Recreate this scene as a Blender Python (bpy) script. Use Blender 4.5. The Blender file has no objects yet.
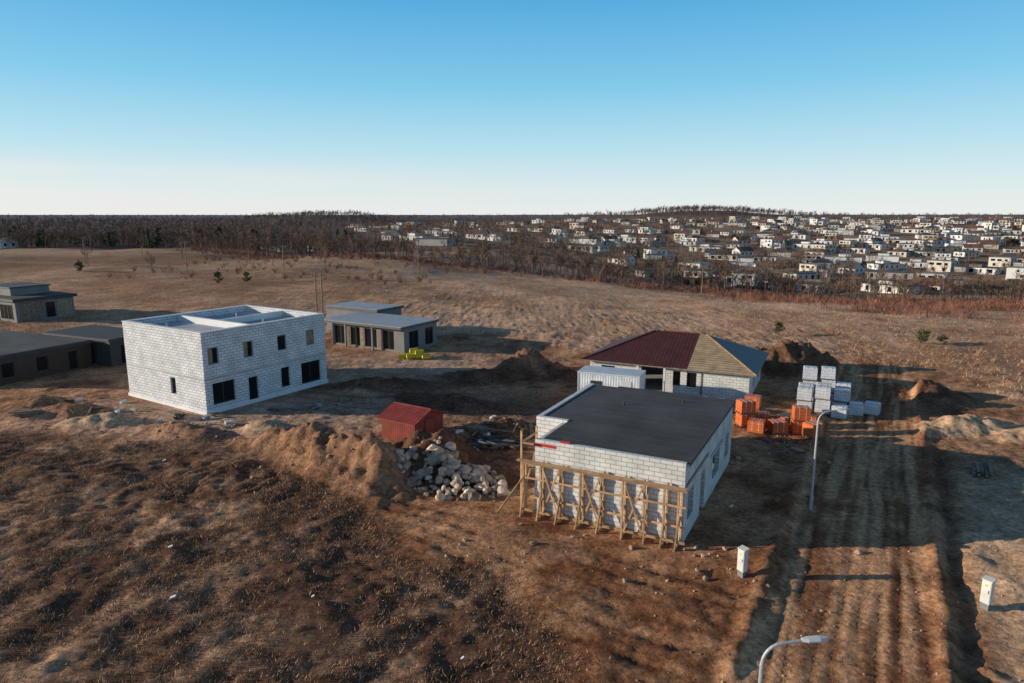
import bpy, bmesh, math, random
import numpy as np
from mathutils import Vector, Matrix
random.seed(7); rng=np.random.default_rng(7)
S=bpy.context.scene
S.view_settings.view_transform='Standard'
try: S.view_settings.look='None'
except Exception: pass
S.view_settings.exposure=0

# ------------------------------------------------ noise
def h2(ix,iy,s):
    n=(ix*374761393+iy*668265263+s*144269504)&0x7fffffff
    n=((n^(n>>13))*1274126177)&0x7fffffff
    n=n^(n>>16)
    return (n&0xffff)/65535.0
def vn(x,y,s=0):
    x=np.asarray(x,float); y=np.asarray(y,float)
    ix=np.floor(x).astype(np.int64); iy=np.floor(y).astype(np.int64)
    fx=x-ix; fy=y-iy; fx=fx*fx*(3-2*fx); fy=fy*fy*(3-2*fy)
    a=h2(ix,iy,s);b=h2(ix+1,iy,s);c=h2(ix,iy+1,s);d=h2(ix+1,iy+1,s)
    return (a+(b-a)*fx)*(1-fy)+(c+(d-c)*fx)*fy
def fbm(x,y,s=0,o=4):
    r=0;a=.5;t=0
    for i in range(o):
        r=r+a*vn(x*2**i+i*17.3,y*2**i-i*9.1,s+i); t+=a; a*=.5
    return r/t
def ss(a,b,x):
    t=np.clip((x-a)/(b-a),0,1); return t*t*(3-2*t)

VX,VY=.485,.875
DIRT=[(-75,56),(-40.8,52.2),(-28,48.5),(-17,47.5),(-11,41),(-7.5,36),(-2,30),(2.5,24.3),(4,12),(3,-20),(34,-20),(26,22),(29,30),(39,40),(46,53),(48,68),(33,84),(8,82),(-2,97),(-30,97),(-46,88),(-75,92)]
def poly_sd(x,y,P):
    d=np.full(np.shape(x),1e9); inside=np.zeros(np.shape(x),bool)
    n=len(P)
    for i in range(n):
        ax,ay=P[i];bx,by=P[(i+1)%n]
        ex,ey=bx-ax,by-ay
        t=np.clip(((x-ax)*ex+(y-ay)*ey)/(ex*ex+ey*ey),0,1)
        d=np.minimum(d,np.hypot(x-ax-t*ex,y-ay-t*ey))
        c=((ay>y)!=(by>y))&(x<ex*(y-ay)/(ey if ey else 1e-9)+ax)
        inside^=c
    return np.where(inside,-d,d)
MOUNDS=[(-12.4,44.8,4.8,2.2,-38,2.3,2),(-8.8,41.6,3.2,1.9,-55,1.8,2),(-5.0,45.4,4.6,2.4,-10,2.1,0),(-16.5,48.0,3.5,1.3,-10,1.1,2),(-2.0,42.0,3,1.6,0,.7,0),
 (2.0,72.5,3.4,2.6,0,2.3,2),(-3.0,69,5,2.2,0,1.0,0),(7,70,3,2,0,.8,0),
 (37,63,5,3,-20,1.8,0),(30.5,74,5.5,3.5,0,2.9,0),(36,52.5,4.5,1.6,10,1.1,1),(42,50,5,2.0,0,1.2,1),
 (-19.8,52.3,1.8,1.1,0,.95,1),(-26,51.6,3.2,1.3,-20,.8,2),(-33.5,54,3.0,1.3,10,.8,1),(-38.5,57,3.2,1.4,0,.8,2),(-43,60,2.4,1.4,0,.6,2),
 (27.5,28,4.5,6,25,.6,1),(24.5,19,3.5,6,25,.45,1),(35,36,5,6,0,.8,1),(38,45,4,3,0,.8,0),
 (12,28.5,.8,3.5,-28,.35,2),(1.5,33.2,2.6,.9,-30,.35,2),(-13,66,5,2,0,.9,0),(-6,60,5,2,-20,.8,0),(-1,52,3,2,0,.9,0),(-38,92,9,2,0,1.2,2),(-52,98,8,2,0,1.0,2)]
PADS=[(5.5,41.5,9.5),(-27.5,65,9.5),(16,67,9),(-18,88,9)]
def sroad(x,y): return (x-12.0)*(VY)-(y-22.4)*VX
TR=[(-4.6,1),(-3.1,1),(-1.6,.7),(-.4,.6),(.9,1),(2.1,1),(3.4,.6)]
def tracks(x,y):
    s2=(x-3)*.52+(y-30)*.854; r=0
    for c,k in TR:
        w=(fbm(x/7,y/7,70,2)-.5)*1.8
        r=r+k*np.exp(-((s2-c-w)/.17)**2)*ss(17,11,np.abs(x-4))
    s3=(x+12)*.35+(y-57)*.93
    for c in (-1.5,.3,2.0,3.8,6):
        w=(fbm(x/9,y/9,72,2)-.5)*2.6
        r=r+.8*np.exp(-((s3-c-w)/.2)**2)*ss(32,22,np.abs(x+12))
    for (cx,cy,R) in ((-19.5,42.2,2.0),(-19.0,42.4,3.1),(-17.8,41.6,2.6),(-16.8,40.5,3.4)):
        rr=np.hypot(x-cx,(y-cy)); r=r+1.3*np.exp(-((rr-R)/.2)**2)
    return r
def roadrut(x,y):
    s=sroad(x,y); al=(x-12)*VX+(y-22.4)*VY
    wob=(fbm(al/10,al*0+3,33,2)-.5)*1.3
    r=0
    for i,c in enumerate((-2.6,-2.1,-1.2,-.3,.5,1.15,1.8,2.45)):
        wv=(fbm(al/(8+i),al*0+i*3.1,34+i,2)-.5)*1.1
        fade=.25+.75*ss(.36,.6,fbm(al/4.5,al*0+i*7.7,50+i,3))
        r=r+fade*np.exp(-((s-c-wob*(.3+.3*((i*.37)%1))-wv)/.13)**2)
    return r
def terrain(x,y):
    sd=poly_sd(x,y,DIRT)+(fbm(x/5,y/5,40,3)-.5)*6
    dm=ss(1.5,-1.5,sd)
    near=1-ss(60,160,np.hypot(x,y-40))
    h=(fbm(x/14,y/14,1,4)-.5)*.9*(.3+.7*(1-dm))
    g=(fbm(x/1.7,y/1.7,5,4)-.5)*.40+(fbm(x/.55,y/.55,9,2)-.5)*.24
    d=(fbm(x/2.4,y/2.4,15,4)-.5)*.32+(fbm(x/.5,y/.5,19,2)-.5)*.16
    h=h+near*(g*(1-dm)+d*dm)
    for i,(mx,my,rx,ry,a,mh,k) in enumerate(MOUNDS):
        a=math.radians(a);dx=x-mx;dy=y-my
        u=(dx*math.cos(a)+dy*math.sin(a))/rx; v=(-dx*math.sin(a)+dy*math.cos(a))/ry
        rr=np.sqrt(u*u+v*v); m=rr<2.2
        if not m.any(): continue
        xm=x[m];ym=y[m]
        r=rr[m]+(fbm(xm/1.3,ym/1.3,60+i,3)-.5)*.55
        h[m]+=mh*ss(1.5,0.0,r)*(1+.6*(fbm(xm/.7,ym/.7,80,3)-.5))
    s=sroad(x,y); al=(x-12)*VX+(y-22.4)*VY
    rm=ss(3.9,3.0,np.abs(s))*ss(75,55,al)
    h=h*(1-.7*rm)-.07*roadrut(x,y)*rm
    dw=(fbm(al/6,al*0+9,37,3)-.5)*1.2
    h=h-.28*np.exp(-((s-4.4-dw)/.4)**2)*ss(40,20,al)*(.2+1.2*fbm(al/4,al*0,38,2))
    h=h+.24*np.exp(-((np.abs(s)-3.6-dw*.3)/.35)**2)*ss(60,40,al)*fbm(x/1.1,y/1.1,39,2)*1.6
    h=h-.10*tracks(x,y)*(1-rm)
    for (px,py,r) in PADS:
        m=ss(r+2,r-1,np.hypot(x-px,y-py)); h=h*(1-m*.9)
    D=14*ss(-60,130,x)
    val=-D*ss(85,255,y)+(D+6.5)*ss(262,1000,y)*ss(-170,110,x)
    val=val+(fbm(x/90,y/90,90,3)-.5)*7*ss(100,300,y)*(1-ss(-60,60,x)*.4)
    val=val+(fbm(x/30,y/30,92,3)-.5)*2.2*ss(90,150,y)
    val=val+15*np.exp(-((x-330)/150)**2-((y-1180)/120)**2)+12*np.exp(-((x+330)/110)**2-((y-1250)/150)**2)
    val=val-4*ss(1400,2500,y)*ss(-170,110,x)
    return h+val
def dirtmask(x,y):
    sd=poly_sd(x,y,DIRT)+(fbm(x/5,y/5,40,3)-.5)*6
    return ss(1.2,-1.2,sd)
def axis(a,b,st,lo,hi,g):
    c=list(np.arange(a,b,st)); s=st;x=c[-1]
    while x<hi: s*=g; x+=s; c.append(x)
    s=st;x=a;pre=[]
    while x>lo: s*=g; x-=s; pre.append(x)
    return np.array(pre[::-1]+c)
xs=axis(-44,42,.2,-5000,5000,1.036); ys=axis(20,68,.2,-300,6500,1.036)
X,Y=np.meshgrid(xs,ys); Z=terrain(X,Y)
def gz(x,y):
    x=np.asarray(x,float);y=np.asarray(y,float)
    i=np.clip(np.searchsorted(xs,x)-1,0,len(xs)-2);j=np.clip(np.searchsorted(ys,y)-1,0,len(ys)-2)
    fx=(x-xs[i])/(xs[i+1]-xs[i]);fy=(y-ys[j])/(ys[j+1]-ys[j])
    return (Z[j,i]*(1-fx)+Z[j,i+1]*fx)*(1-fy)+(Z[j+1,i]*(1-fx)+Z[j+1,i+1]*fx)*fy
def tz(x,y): return float(gz(x,y))

# ------------------------------------------------ materials
def newmat(name):
    m=bpy.data.materials.new(name); m.use_nodes=True
    return m,m.node_tree.nodes,m.node_tree.links,m.node_tree.nodes['Principled BSDF']
def mat(name,c,rough=.85,var=.25,scale=1.5,bump=0.0,bs=12,metal=0,c2=None,island=0,coord='Object'):
    m,N,L,P=newmat(name)
    P.inputs['Roughness'].default_value=rough; P.inputs['Metallic'].default_value=metal
    tc=N.new('ShaderNodeTexCoord')
    n=N.new('ShaderNodeTexNoise'); n.inputs['Scale'].default_value=scale; n.inputs['Detail'].default_value=8
    L.new(tc.outputs[coord],n.inputs['Vector'])
    r=N.new('ShaderNodeValToRGB')
    a=[max(0,v*(1-var)) for v in c]; b=[min(1,v*(1+var)) for v in (c2 or c)]
    r.color_ramp.elements[0].position=.3; r.color_ramp.elements[1].position=.7
    r.color_ramp.elements[0].color=(*a,1); r.color_ramp.elements[1].color=(*b,1)
    L.new(n.outputs['Fac'],r.inputs['Fac'])
    out=r.outputs['Color']
    if island:
        g=N.new('ShaderNodeNewGeometry'); mr=N.new('ShaderNodeMapRange')
        mr.inputs['To Min'].default_value=1-island; mr.inputs['To Max'].default_value=1+island
        L.new(g.outputs['Random Per Island'],mr.inputs['Value'])
        mx=N.new('ShaderNodeVectorMath'); mx.operation='SCALE'
        L.new(out,mx.inputs[0]); L.new(mr.outputs[0],mx.inputs['Scale']); out=mx.outputs[0]
    L.new(out,P.inputs['Base Color'])
    if bump:
        n2=N.new('ShaderNodeTexNoise'); n2.inputs['Scale'].default_value=bs; n2.inputs['Detail'].default_value=5
        L.new(tc.outputs[coord],n2.inputs['Vector'])
        bp=N.new('ShaderNodeBump'); bp.inputs['Strength'].default_value=bump; bp.inputs['Distance'].default_value=.05
        L.new(n2.outputs['Fac'],bp.inputs['Height']); L.new(bp.outputs[0],P.inputs['Normal'])
    return m
def blockmat(name,c1,c2,cm,bw=.6,rh=.25,mort=.02,rough=.9):
    m,N,L,P=newmat(name); P.inputs['Roughness'].default_value=rough
    uv=N.new('ShaderNodeUVMap'); uv.uv_map='UVMap'
    b=N.new('ShaderNodeTexBrick'); b.inputs['Scale'].default_value=1
    b.inputs['Color1'].default_value=(*c1,1); b.inputs['Color2'].default_value=(*c2,1); b.inputs['Mortar'].default_value=(*cm,1)
    b.inputs['Brick Width'].default_value=bw; b.inputs['Row Height'].default_value=rh; b.inputs['Mortar Size'].default_value=mort
    b.inputs['Mortar Smooth'].default_value=.2
    L.new(uv.outputs[0],b.inputs['Vector'])
    n=N.new('ShaderNodeTexNoise'); n.inputs['Scale'].default_value=.9; n.inputs['Detail'].default_value=7
    L.new(uv.outputs[0],n.inputs['Vector'])
    mr=N.new('ShaderNodeMapRange'); mr.inputs['From Min'].default_value=.3; mr.inputs['From Max'].default_value=.7
    mr.inputs['To Min'].default_value=.78; mr.inputs['To Max'].default_value=1.08
    L.new(n.outputs['Fac'],mr.inputs['Value'])
    v=N.new('ShaderNodeVectorMath'); v.operation='SCALE'
    L.new(b.outputs['Color'],v.inputs[0]); L.new(mr.outputs[0],v.inputs['Scale']); L.new(v.outputs[0],P.inputs['Base Color'])
    bp=N.new('ShaderNodeBump'); bp.inputs['Strength'].default_value=.4; bp.inputs['Distance'].default_value=.015; bp.invert=True
    L.new(b.outputs['Fac'],bp.inputs['Height']); L.new(bp.outputs[0],P.inputs['Normal'])
    return m
def stripemat(name,c,period=.3,axis='X',dark=.6,rough=.5,metal=0,depth=.03):
    m,N,L,P=newmat(name); P.inputs['Roughness'].default_value=rough; P.inputs['Metallic'].default_value=metal
    tc=N.new('ShaderNodeTexCoord'); w=N.new('ShaderNodeTexWave'); w.bands_direction=axis; w.wave_profile='SIN'
    w.inputs['Scale'].default_value=math.pi*2/period/20*1.0
    w.inputs['Distortion'].default_value=.0
    L.new(tc.outputs['Object'],w.inputs['Vector'])
    n=N.new('ShaderNodeTexNoise'); n.inputs['Scale'].default_value=1.3; n.inputs['Detail'].default_value=6
    L.new(tc.outputs['Object'],n.inputs['Vector'])
    r=N.new('ShaderNodeValToRGB'); r.color_ramp.elements[0].position=.0; r.color_ramp.elements[1].position=.25
    r.color_ramp.elements[0].color=(dark,dark,dark,1); r.color_ramp.elements[1].color=(1,1,1,1)
    L.new(w.outputs['Fac'],r.inputs['Fac'])
    mr=N.new('ShaderNodeMapRange'); mr.inputs['From Min'].default_value=.3; mr.inputs['From Max'].default_value=.7
    mr.inputs['To Min'].default_value=.7; mr.inputs['To Max'].default_value=1.25
    L.new(n.outputs['Fac'],mr.inputs['Value'])
    v=N.new('ShaderNodeVectorMath'); v.operation='SCALE'; L.new(r.outputs[0],v.inputs[0]); L.new(mr.outputs[0],v.inputs['Scale'])
    v2=N.new('ShaderNodeVectorMath'); v2.operation='MULTIPLY'; L.new(v.outputs[0],v2.inputs[0]); v2.inputs[1].default_value=c
    L.new(v2.outputs[0],P.inputs['Base Color'])
    bp=N.new('ShaderNodeBump'); bp.inputs['Strength'].default_value=.5; bp.inputs['Distance'].default_value=depth
    L.new(w.outputs['Fac'],bp.inputs['Height']); L.new(bp.outputs[0],P.inputs['Normal'])
    return m
def attrmat(name,rough=.95):
    m,N,L,P=newmat(name); P.inputs['Roughness'].default_value=rough
    a=N.new('ShaderNodeAttribute'); a.attribute_name='Col'; L.new(a.outputs['Color'],P.inputs['Base Color'])
    P.inputs['Specular IOR Level'].default_value=.15
    return m

M={}
M['block']=blockmat('aerated_block',(.80,.81,.82),(.68,.70,.73),(.28,.30,.33),.6,.25,.024)
M['blockA']=blockmat('white_block',(.80,.79,.77),(.70,.70,.68),(.34,.33,.31),.6,.25,.018)
M['slab']=mat('concrete_slab',(.42,.43,.43),.9,.2,.8,.2)
M['white']=mat('white_render',(.74,.75,.75),.8,.08,.6)
M['plinth']=mat('plinth_insulation',(.78,.79,.8),.7,.08,1)
M['roofB']=mat('roof_screed',(.50,.53,.56),.85,.18,.35)
M['felt']=mat('roofing_felt',(.070,.068,.069),.85,.4,.35,.3,6)
M['feltedge']=mat('felt_edge',(.085,.085,.085),.7,.25,2)
M['glass'],_n,_l,_p=newmat('window_glass'); _p.inputs['Base Color'].default_value=(.012,.014,.016,1); _p.inputs['Roughness'].default_value=.12; _p.inputs['Specular IOR Level'].default_value=.35
M['frame']=mat('window_frame',(.04,.042,.045),.5,.1,3)
M['wood']=mat('raw_timber',(.46,.28,.145),.85,.35,2.5,.3,20,island=.3)
M['oldwood']=mat('weathered_timber',(.24,.18,.13),.9,.35,2.5,.3,20,island=.35)
M['pipe']=mat('dark_pipe',(.05,.05,.052),.6,.3,2,island=.4)
M['greyrender']=mat('grey_render',(.21,.21,.21),.85,.15,.6)
M['greyfascia']=mat('grey_fascia',(.10,.10,.105),.7,.12,.6)
M['browncl']=stripemat('dark_cladding',(.06,.045,.038),.25,'X',.55)
M['darkcl']=mat('anthracite_cladding',(.05,.05,.052),.7,.2,1)
M['maroon']=stripemat('maroon_metal_tile',(.078,.020,.018),.35,'X',.7,.6,0,.02)
M['sheath']=stripemat('roof_battens',(.42,.31,.19),.34,'Y',.45,.9,0,.03)
M['membrane']=mat('roof_membrane',(.045,.055,.075),.5,.25,1)
M['redroof']=mat('red_shed_roof',(.28,.045,.033),.6,.25,1.5,.1)
M['redwall']=stripemat('red_plank_wall',(.26,.042,.028),.18,'X',.5,.8)
M['cont']=stripemat('container_sheet',(.76,.79,.82),.24,'X',.88,.45)
M['controof']=mat('container_roof',(.36,.39,.42),.6,.15,1)
M['contpale']=mat('container_pale_roof',(.58,.64,.70),.5,.12,1)
M['metal']=mat('galvanised_steel',(.50,.52,.54),.45,.12,3,metal=.4)
M['lampgrey']=mat('lamp_head_paint',(.60,.61,.62),.4,.08,3)
M['cabinet']=mat('cabinet_paint',(.66,.66,.62),.6,.14,2)
M['orange']=blockmat('orange_wrap',(.80,.20,.055),(.68,.15,.04),(.42,.10,.035),.5,.24,.02,.4)
M['wrap']=blockmat('white_wrap',(.72,.75,.79),(.63,.67,.72),(.42,.45,.49),.6,.25,.02,.4)
M['strap']=mat('pale_strap',(.72,.62,.55),.5,.1,3)
M['yellow']=mat('yellow_pack',(.62,.50,.03),.5,.15,2)
M['red']=mat('red_tape',(.6,.03,.025),.5,.1,3)
M['rock']=mat('granite_boulder',(.44,.30,.205),.9,.35,1.4,.5,9,c2=(.54,.42,.32),island=.5)
M['rubble']=mat('rubble',(.40,.27,.18),.9,.35,3,.4,9,island=.5)
M['bark']=mat('bare_twigs',(.185,.118,.082),.95,.3,.05)
M['barkred']=mat('red_shrub_twigs',(.26,.12,.08),.95,.3,.05)
M['farwood']=mat('far_woodland',(.155,.115,.105),.95,.25,.02)
M['conifer']=mat('conifer_needles',(.045,.065,.025),.9,.4,.6,island=.45)
M['bushgreen']=mat('pine_needles',(.085,.10,.035),.9,.4,.6,island=.5)
M['trunk']=mat('tree_bark',(.12,.085,.06),.95,.3,3)
M['blade']=attrmat('dry_blade')

# ------------------------------------------------ builders
class MB:
    def __init__(s): s.v=[];s.f=[];s.m=[];s.uv=[];s.mats=[];s.sm=[]
    def mi(s,k):
        if k not in s.mats: s.mats.append(k)
        return s.mats.index(k)
    def poly(s,pts,k,smooth=False):
        pts=[Vector(p) for p in pts]; n=len(s.v); s.v+=pts
        s.f.append(tuple(range(n,n+len(pts)))); s.m.append(s.mi(k)); s.sm.append(smooth)
        nn=(pts[1]-pts[0]).cross(pts[2]-pts[0]); ax=max(range(3),key=lambda i:abs(nn[i]))
        for p in pts: s.uv.append((p[1],p[2]) if ax==0 else ((p[0],p[2]) if ax==1 else (p[0],p[1])))
    def box(s,x0,x1,y0,y1,z0,z1,k):
        if x1<x0:x0,x1=x1,x0
        if y1<y0:y0,y1=y1,y0
        P=s.poly
        P([(x0,y0,z0),(x1,y0,z0),(x1,y0,z1),(x0,y0,z1)],k);P([(x1,y1,z0),(x0,y1,z0),(x0,y1,z1),(x1,y1,z1)],k)
        P([(x0,y1,z0),(x0,y0,z0),(x0,y0,z1),(x0,y1,z1)],k);P([(x1,y0,z0),(x1,y1,z0),(x1,y1,z1),(x1,y0,z1)],k)
        P([(x0,y0,z1),(x1,y0,z1),(x1,y1,z1),(x0,y1,z1)],k);P([(x0,y1,z0),(x1,y1,z0),(x1,y0,z0),(x0,y0,z0)],k)
    def beam(s,a,b,w,h,k):
        a=Vector(a);b=Vector(b);d=(b-a).normalized()
        up=Vector((0,0,1)) if abs(d.z)<.95 else Vector((0,1,0))
        r=d.cross(up).normalized()*w/2; u=r.cross(d).normalized()*h/2
        A=[a-r-u,a+r-u,a+r+u,a-r+u];B=[p+(b-a) for p in A]
        s.poly(A[::-1],k);s.poly(B,k)
        for i in range(4):
            j=(i+1)%4; s.poly([A[i],A[j],B[j],B[i]],k)
    def tube(s,path,rad,k,n=10):
        path=[Vector(p) for p in path]; rings=[]
        for i,p in enumerate(path):
            d=(path[min(i+1,len(path)-1)]-path[max(i-1,0)]).normalized()
            up=Vector((0,1,0)) if abs(d.y)<.9 else Vector((1,0,0))
            r=d.cross(up).normalized();u=r.cross(d)
            rings.append([p+(r*math.cos(t)+u*math.sin(t))*rad[i] for t in [2*math.pi*j/n for j in range(n)]])
        for i in range(len(rings)-1):
            for j in range(n):
                s.poly([rings[i][j],rings[i][(j+1)%n],rings[i+1][(j+1)%n],rings[i+1][j]],k,True)
        s.poly(rings[-1],k); s.poly(rings[0][::-1],k)
    def wall(s,ax,a0,a1,b0,b1,z0,z1,ops,k):
        cs=sorted(set([a0,a1]+[o[0] for o in ops]+[o[1] for o in ops]))
        for i in range(len(cs)-1):
            p,q=cs[i],cs[i+1]; mid=(p+q)/2
            o=[o for o in ops if o[0]<=mid<=o[1]]
            zs=[(z0,z1)]
            for op in o:
                nz=[]
                for (u,v) in zs:
                    if op[3]<=u or op[2]>=v: nz.append((u,v))
                    else:
                        if op[2]>u: nz.append((u,op[2]))
                        if op[3]<v: nz.append((op[3],v))
                zs=nz
            for (u,v) in zs:
                if ax=='x': s.box(p,q,b0,b1,u,v,k)
                else: s.box(b0,b1,p,q,u,v,k)
    def window(s,ax,a0,a1,b,z0,z1,nm=1,hm=0,fr='frame',gl='glass',t=.07):
        def bx(p,q,u,v,d,k):
            if ax=='x': s.box(p,q,b-d,b+d,u,v,k)
            else: s.box(b-d,b+d,p,q,u,v,k)
        bx(a0+.003,a1-.003,z0+.003,z1-.003,.015,gl)
        bx(a0,a0+t,z0,z1,.04,fr);bx(a1-t,a1,z0,z1,.04,fr)
        bx(a0+t,a1-t,z0,z0+t,.038,fr);bx(a0+t,a1-t,z1-t,z1,.038,fr)
        for i in range(1,nm+0):
            c=a0+(a1-a0)*i/nm; bx(c-.03,c+.03,z0+t,z1-t,.036,fr)
    def mesh(s,name):
        me=bpy.data.meshes.new(name); me.from_pydata([tuple(v) for v in s.v],[],s.f)
        for k in s.mats: me.materials.append(M[k])
        me.polygons.foreach_set('material_index',s.m); me.polygons.foreach_set('use_smooth',s.sm)
        ul=me.uv_layers.new(name='UVMap'); ul.data.foreach_set('uv',[c for p in s.uv for c in p]); me.update(); return me
    def obj(s,name,parent=None,loc=(0,0,0),rot=0):
        o=bpy.data.objects.new(name,s.mesh(name)); S.collection.objects.link(o)
        if parent: o.parent=parent
        o.location=loc; o.rotation_euler=(0,0,rot); return o
def group(name,loc,rotdeg,parts):
    e=bpy.data.objects.new(name,None); S.collection.objects.link(e); e.empty_display_size=.5
    e.location=loc; e.rotation_euler=(0,0,math.radians(rotdeg))
    for n,b in parts.items(): b.obj(n,e)
    return e
def trimesh(name,v,t,matl,col=None,smooth=False):
    me=bpy.data.meshes.new(name); v=np.ascontiguousarray(v,np.float32); t=np.ascontiguousarray(t,np.int32)
    k=t.shape[1]
    me.vertices.add(len(v)); me.vertices.foreach_set('co',v.ravel())
    me.loops.add(t.size); me.loops.foreach_set('vertex_index',t.ravel())
    me.polygons.add(len(t)); me.polygons.foreach_set('loop_start',np.arange(len(t),dtype=np.int32)*k)
    me.polygons.foreach_set('use_smooth',np.full(len(t),smooth))
    me.update(calc_edges=True)
    if col is not None:
        a=me.attributes.new('Col','FLOAT_COLOR','POINT'); c=np.ones((len(v),4),np.float32); c[:,:3]=col; a.data.foreach_set('color',c.ravel())
    me.materials.append(matl)
    o=bpy.data.objects.new(name,me); S.collection.objects.link(o); return o

# ------------------------------------------------ ground
def groundcol(x,y):
    dm=dirtmask(x,y)[...,None]
    n1=fbm(x/9,y/9,101,5)[...,None]; n2=fbm(x/2.2,y/2.2,111,4)[...,None]; n3=fbm(x/40,y/40,121,4)[...,None]; n4=fbm(x/.8,y/.8,131,3)[...,None]
    C=lambda *c:np.array(c)
    lerp=lambda a,b,t:a+(b-a)*t
    grass=lerp(C(.165,.088,.054),C(.50,.305,.185),ss(.41,.65,n1*.36+n2*.36+n4*.28))
    field=lerp(C(.42,.235,.135),C(.72,.455,.29),ss(.36,.64,n3*.35+n1*.35+n2*.3))
    far=ss(50,80,y+.25*x)[...,None]
    base=lerp(grass,field,far)
    lf=(ss(150,230,y)*ss(40,-60,x))[...,None]
    base=lerp(base,lerp(C(.30,.18,.11),C(.52,.335,.215),ss(.4,.6,n3)),lf*.8)
    ft=np.exp(-((y-(118+.25*x+10*np.sin(x/35)))/1.6)**2)+np.exp(-((y-(205-.12*x+6*np.sin(x/40)))/2.5)**2)*ss(20,-20,x)
    base=lerp(base,C(.74,.52,.36),(np.clip(ft,0,1)*.4)[...,None])
    dirt=lerp(C(.25,.11,.055),C(.60,.325,.175),ss(.36,.64,n1*.35+n2*.38+n4*.27))
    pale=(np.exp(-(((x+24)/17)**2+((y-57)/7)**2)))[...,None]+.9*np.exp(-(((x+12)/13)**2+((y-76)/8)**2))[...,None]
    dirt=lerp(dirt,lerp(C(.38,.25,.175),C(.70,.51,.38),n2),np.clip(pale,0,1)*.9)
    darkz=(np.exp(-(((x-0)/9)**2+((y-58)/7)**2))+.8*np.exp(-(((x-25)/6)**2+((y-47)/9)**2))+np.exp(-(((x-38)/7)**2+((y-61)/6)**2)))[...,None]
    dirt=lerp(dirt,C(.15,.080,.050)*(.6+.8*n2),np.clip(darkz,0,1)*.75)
    dirt=dirt*(1-.42*np.clip(tracks(x,y),0,1))[...,None]
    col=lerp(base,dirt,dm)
    kinds={0:C(.16,.085,.052),1:C(.66,.44,.27),2:C(.33,.18,.105)}
    for i,(mx,my,rx,ry,a,mh,k) in enumerate(MOUNDS):
        a=math.radians(a);dx=x-mx;dy=y-my
        u=(dx*math.cos(a)+dy*math.sin(a))/rx; v=(-dx*math.sin(a)+dy*math.cos(a))/ry
        r=np.sqrt(u*u+v*v)[...,None]+(n2-.5)*.6
        col=lerp(col,kinds[k]*(.5+1.0*n4),ss(1.5,.9,r)*.9)
    s=sroad(x,y); al=(x-12)*VX+(y-22.4)*VY
    rm=(ss(3.8,3.2,np.abs(s)+(n2[...,0]-.5)*.8)*ss(80,58,al))[...,None]
    streak=(fbm(s*2.2,al/8,141,4)*.72+.28*n4[...,0])[...,None]
    rc=lerp(C(.30,.135,.068),C(.70,.385,.205),ss(.36,.62,streak))*(1-.45*np.clip(roadrut(x,y),0,1))[...,None]
    col=lerp(col,rc,rm*.96)
    rs=(ss(4.6,6,s)*ss(16,9,s)*ss(40,20,al))[...,None]
    col=lerp(col,lerp(C(.42,.25,.145),C(.78,.54,.35),n2*.6+n4*.4),rs*.8)
    dw=(fbm(al/6,al*0+9,37,3)-.5)*1.2
    col=lerp(col,C(.15,.085,.05),(np.exp(-((s-4.4-dw)/.35)**2)*ss(40,20,al))[...,None]*.5)
    X0=np.interp(y,[240,270,350,500,950],[70,40,-20,-90,-190])
    tw=(ss(-15,15,x-X0)*ss(245,275,y)*ss(1100,1000,y))[...,None]
    col=lerp(col,lerp(C(.19,.125,.08),C(.44,.29,.19),ss(.4,.6,n1)),tw)
    fw=np.maximum(ss(322,340,y)*ss(5,-25,x-X0),ss(1000,1100,y))[...,None]
    col=lerp(col,C(.17,.12,.10),fw)
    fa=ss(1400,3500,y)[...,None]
    col=lerp(col,C(.18,.19,.21),fa)  # aerial haze painted into the ground colour as a bluish grey far off
    return np.clip(col,0,1)
GC=groundcol(X,Y)
ny,nx=X.shape
idx=np.arange(nx*ny).reshape(ny,nx)
quads=np.stack([idx[:-1,:-1],idx[:-1,1:],idx[1:,1:],idx[1:,:-1]],-1).reshape(-1,4)
gm,N,L,P=newmat('ground_soil'); P.inputs['Roughness'].default_value=1; P.inputs['Specular IOR Level'].default_value=.03
at=N.new('ShaderNodeAttribute'); at.attribute_name='Col'
tc=N.new('ShaderNodeTexCoord')
def gn(sc,d,dist=0):
    n=N.new('ShaderNodeTexNoise'); n.inputs['Scale'].default_value=sc; n.inputs['Detail'].default_value=d; n.inputs['Roughness'].default_value=.7
    n.inputs['Distortion'].default_value=dist
    L.new(tc.outputs['Object'],n.inputs['Vector']); return n
n1=gn(3.2,9,.4); n2=gn(.35,7,.3)
def mrng(n,a,b):
    r=N.new('ShaderNodeMapRange'); r.inputs['From Min'].default_value=.3; r.inputs['From Max'].default_value=.7
    r.inputs['To Min'].default_value=a; r.inputs['To Max'].default_value=b; L.new(n.outputs['Fac'],r.inputs['Value']); return r
r1=mrng(n1,.35,1.6); r2=mrng(n2,.72,1.28)
mm=N.new('ShaderNodeMath'); mm.operation='MULTIPLY'; L.new(r1.outputs[0],mm.inputs[0]); L.new(r2.outputs[0],mm.inputs[1])
vs=N.new('ShaderNodeVectorMath'); vs.operation='SCALE'; L.new(at.outputs['Color'],vs.inputs[0]); L.new(mm.outputs[0],vs.inputs['Scale'])
L.new(vs.outputs[0],P.inputs['Base Color'])
b1=N.new('ShaderNodeBump'); b1.inputs['Strength'].default_value=1; b1.inputs['Distance'].default_value=.12; L.new(n1.outputs['Fac'],b1.inputs['Height'])
b2=N.new('ShaderNodeBump'); b2.inputs['Strength'].default_value=.4; b2.inputs['Distance'].default_value=.6; L.new(n2.outputs['Fac'],b2.inputs['Height']); L.new(b1.outputs[0],b2.inputs['Normal'])
L.new(b2.outputs[0],P.inputs['Normal'])
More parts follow.
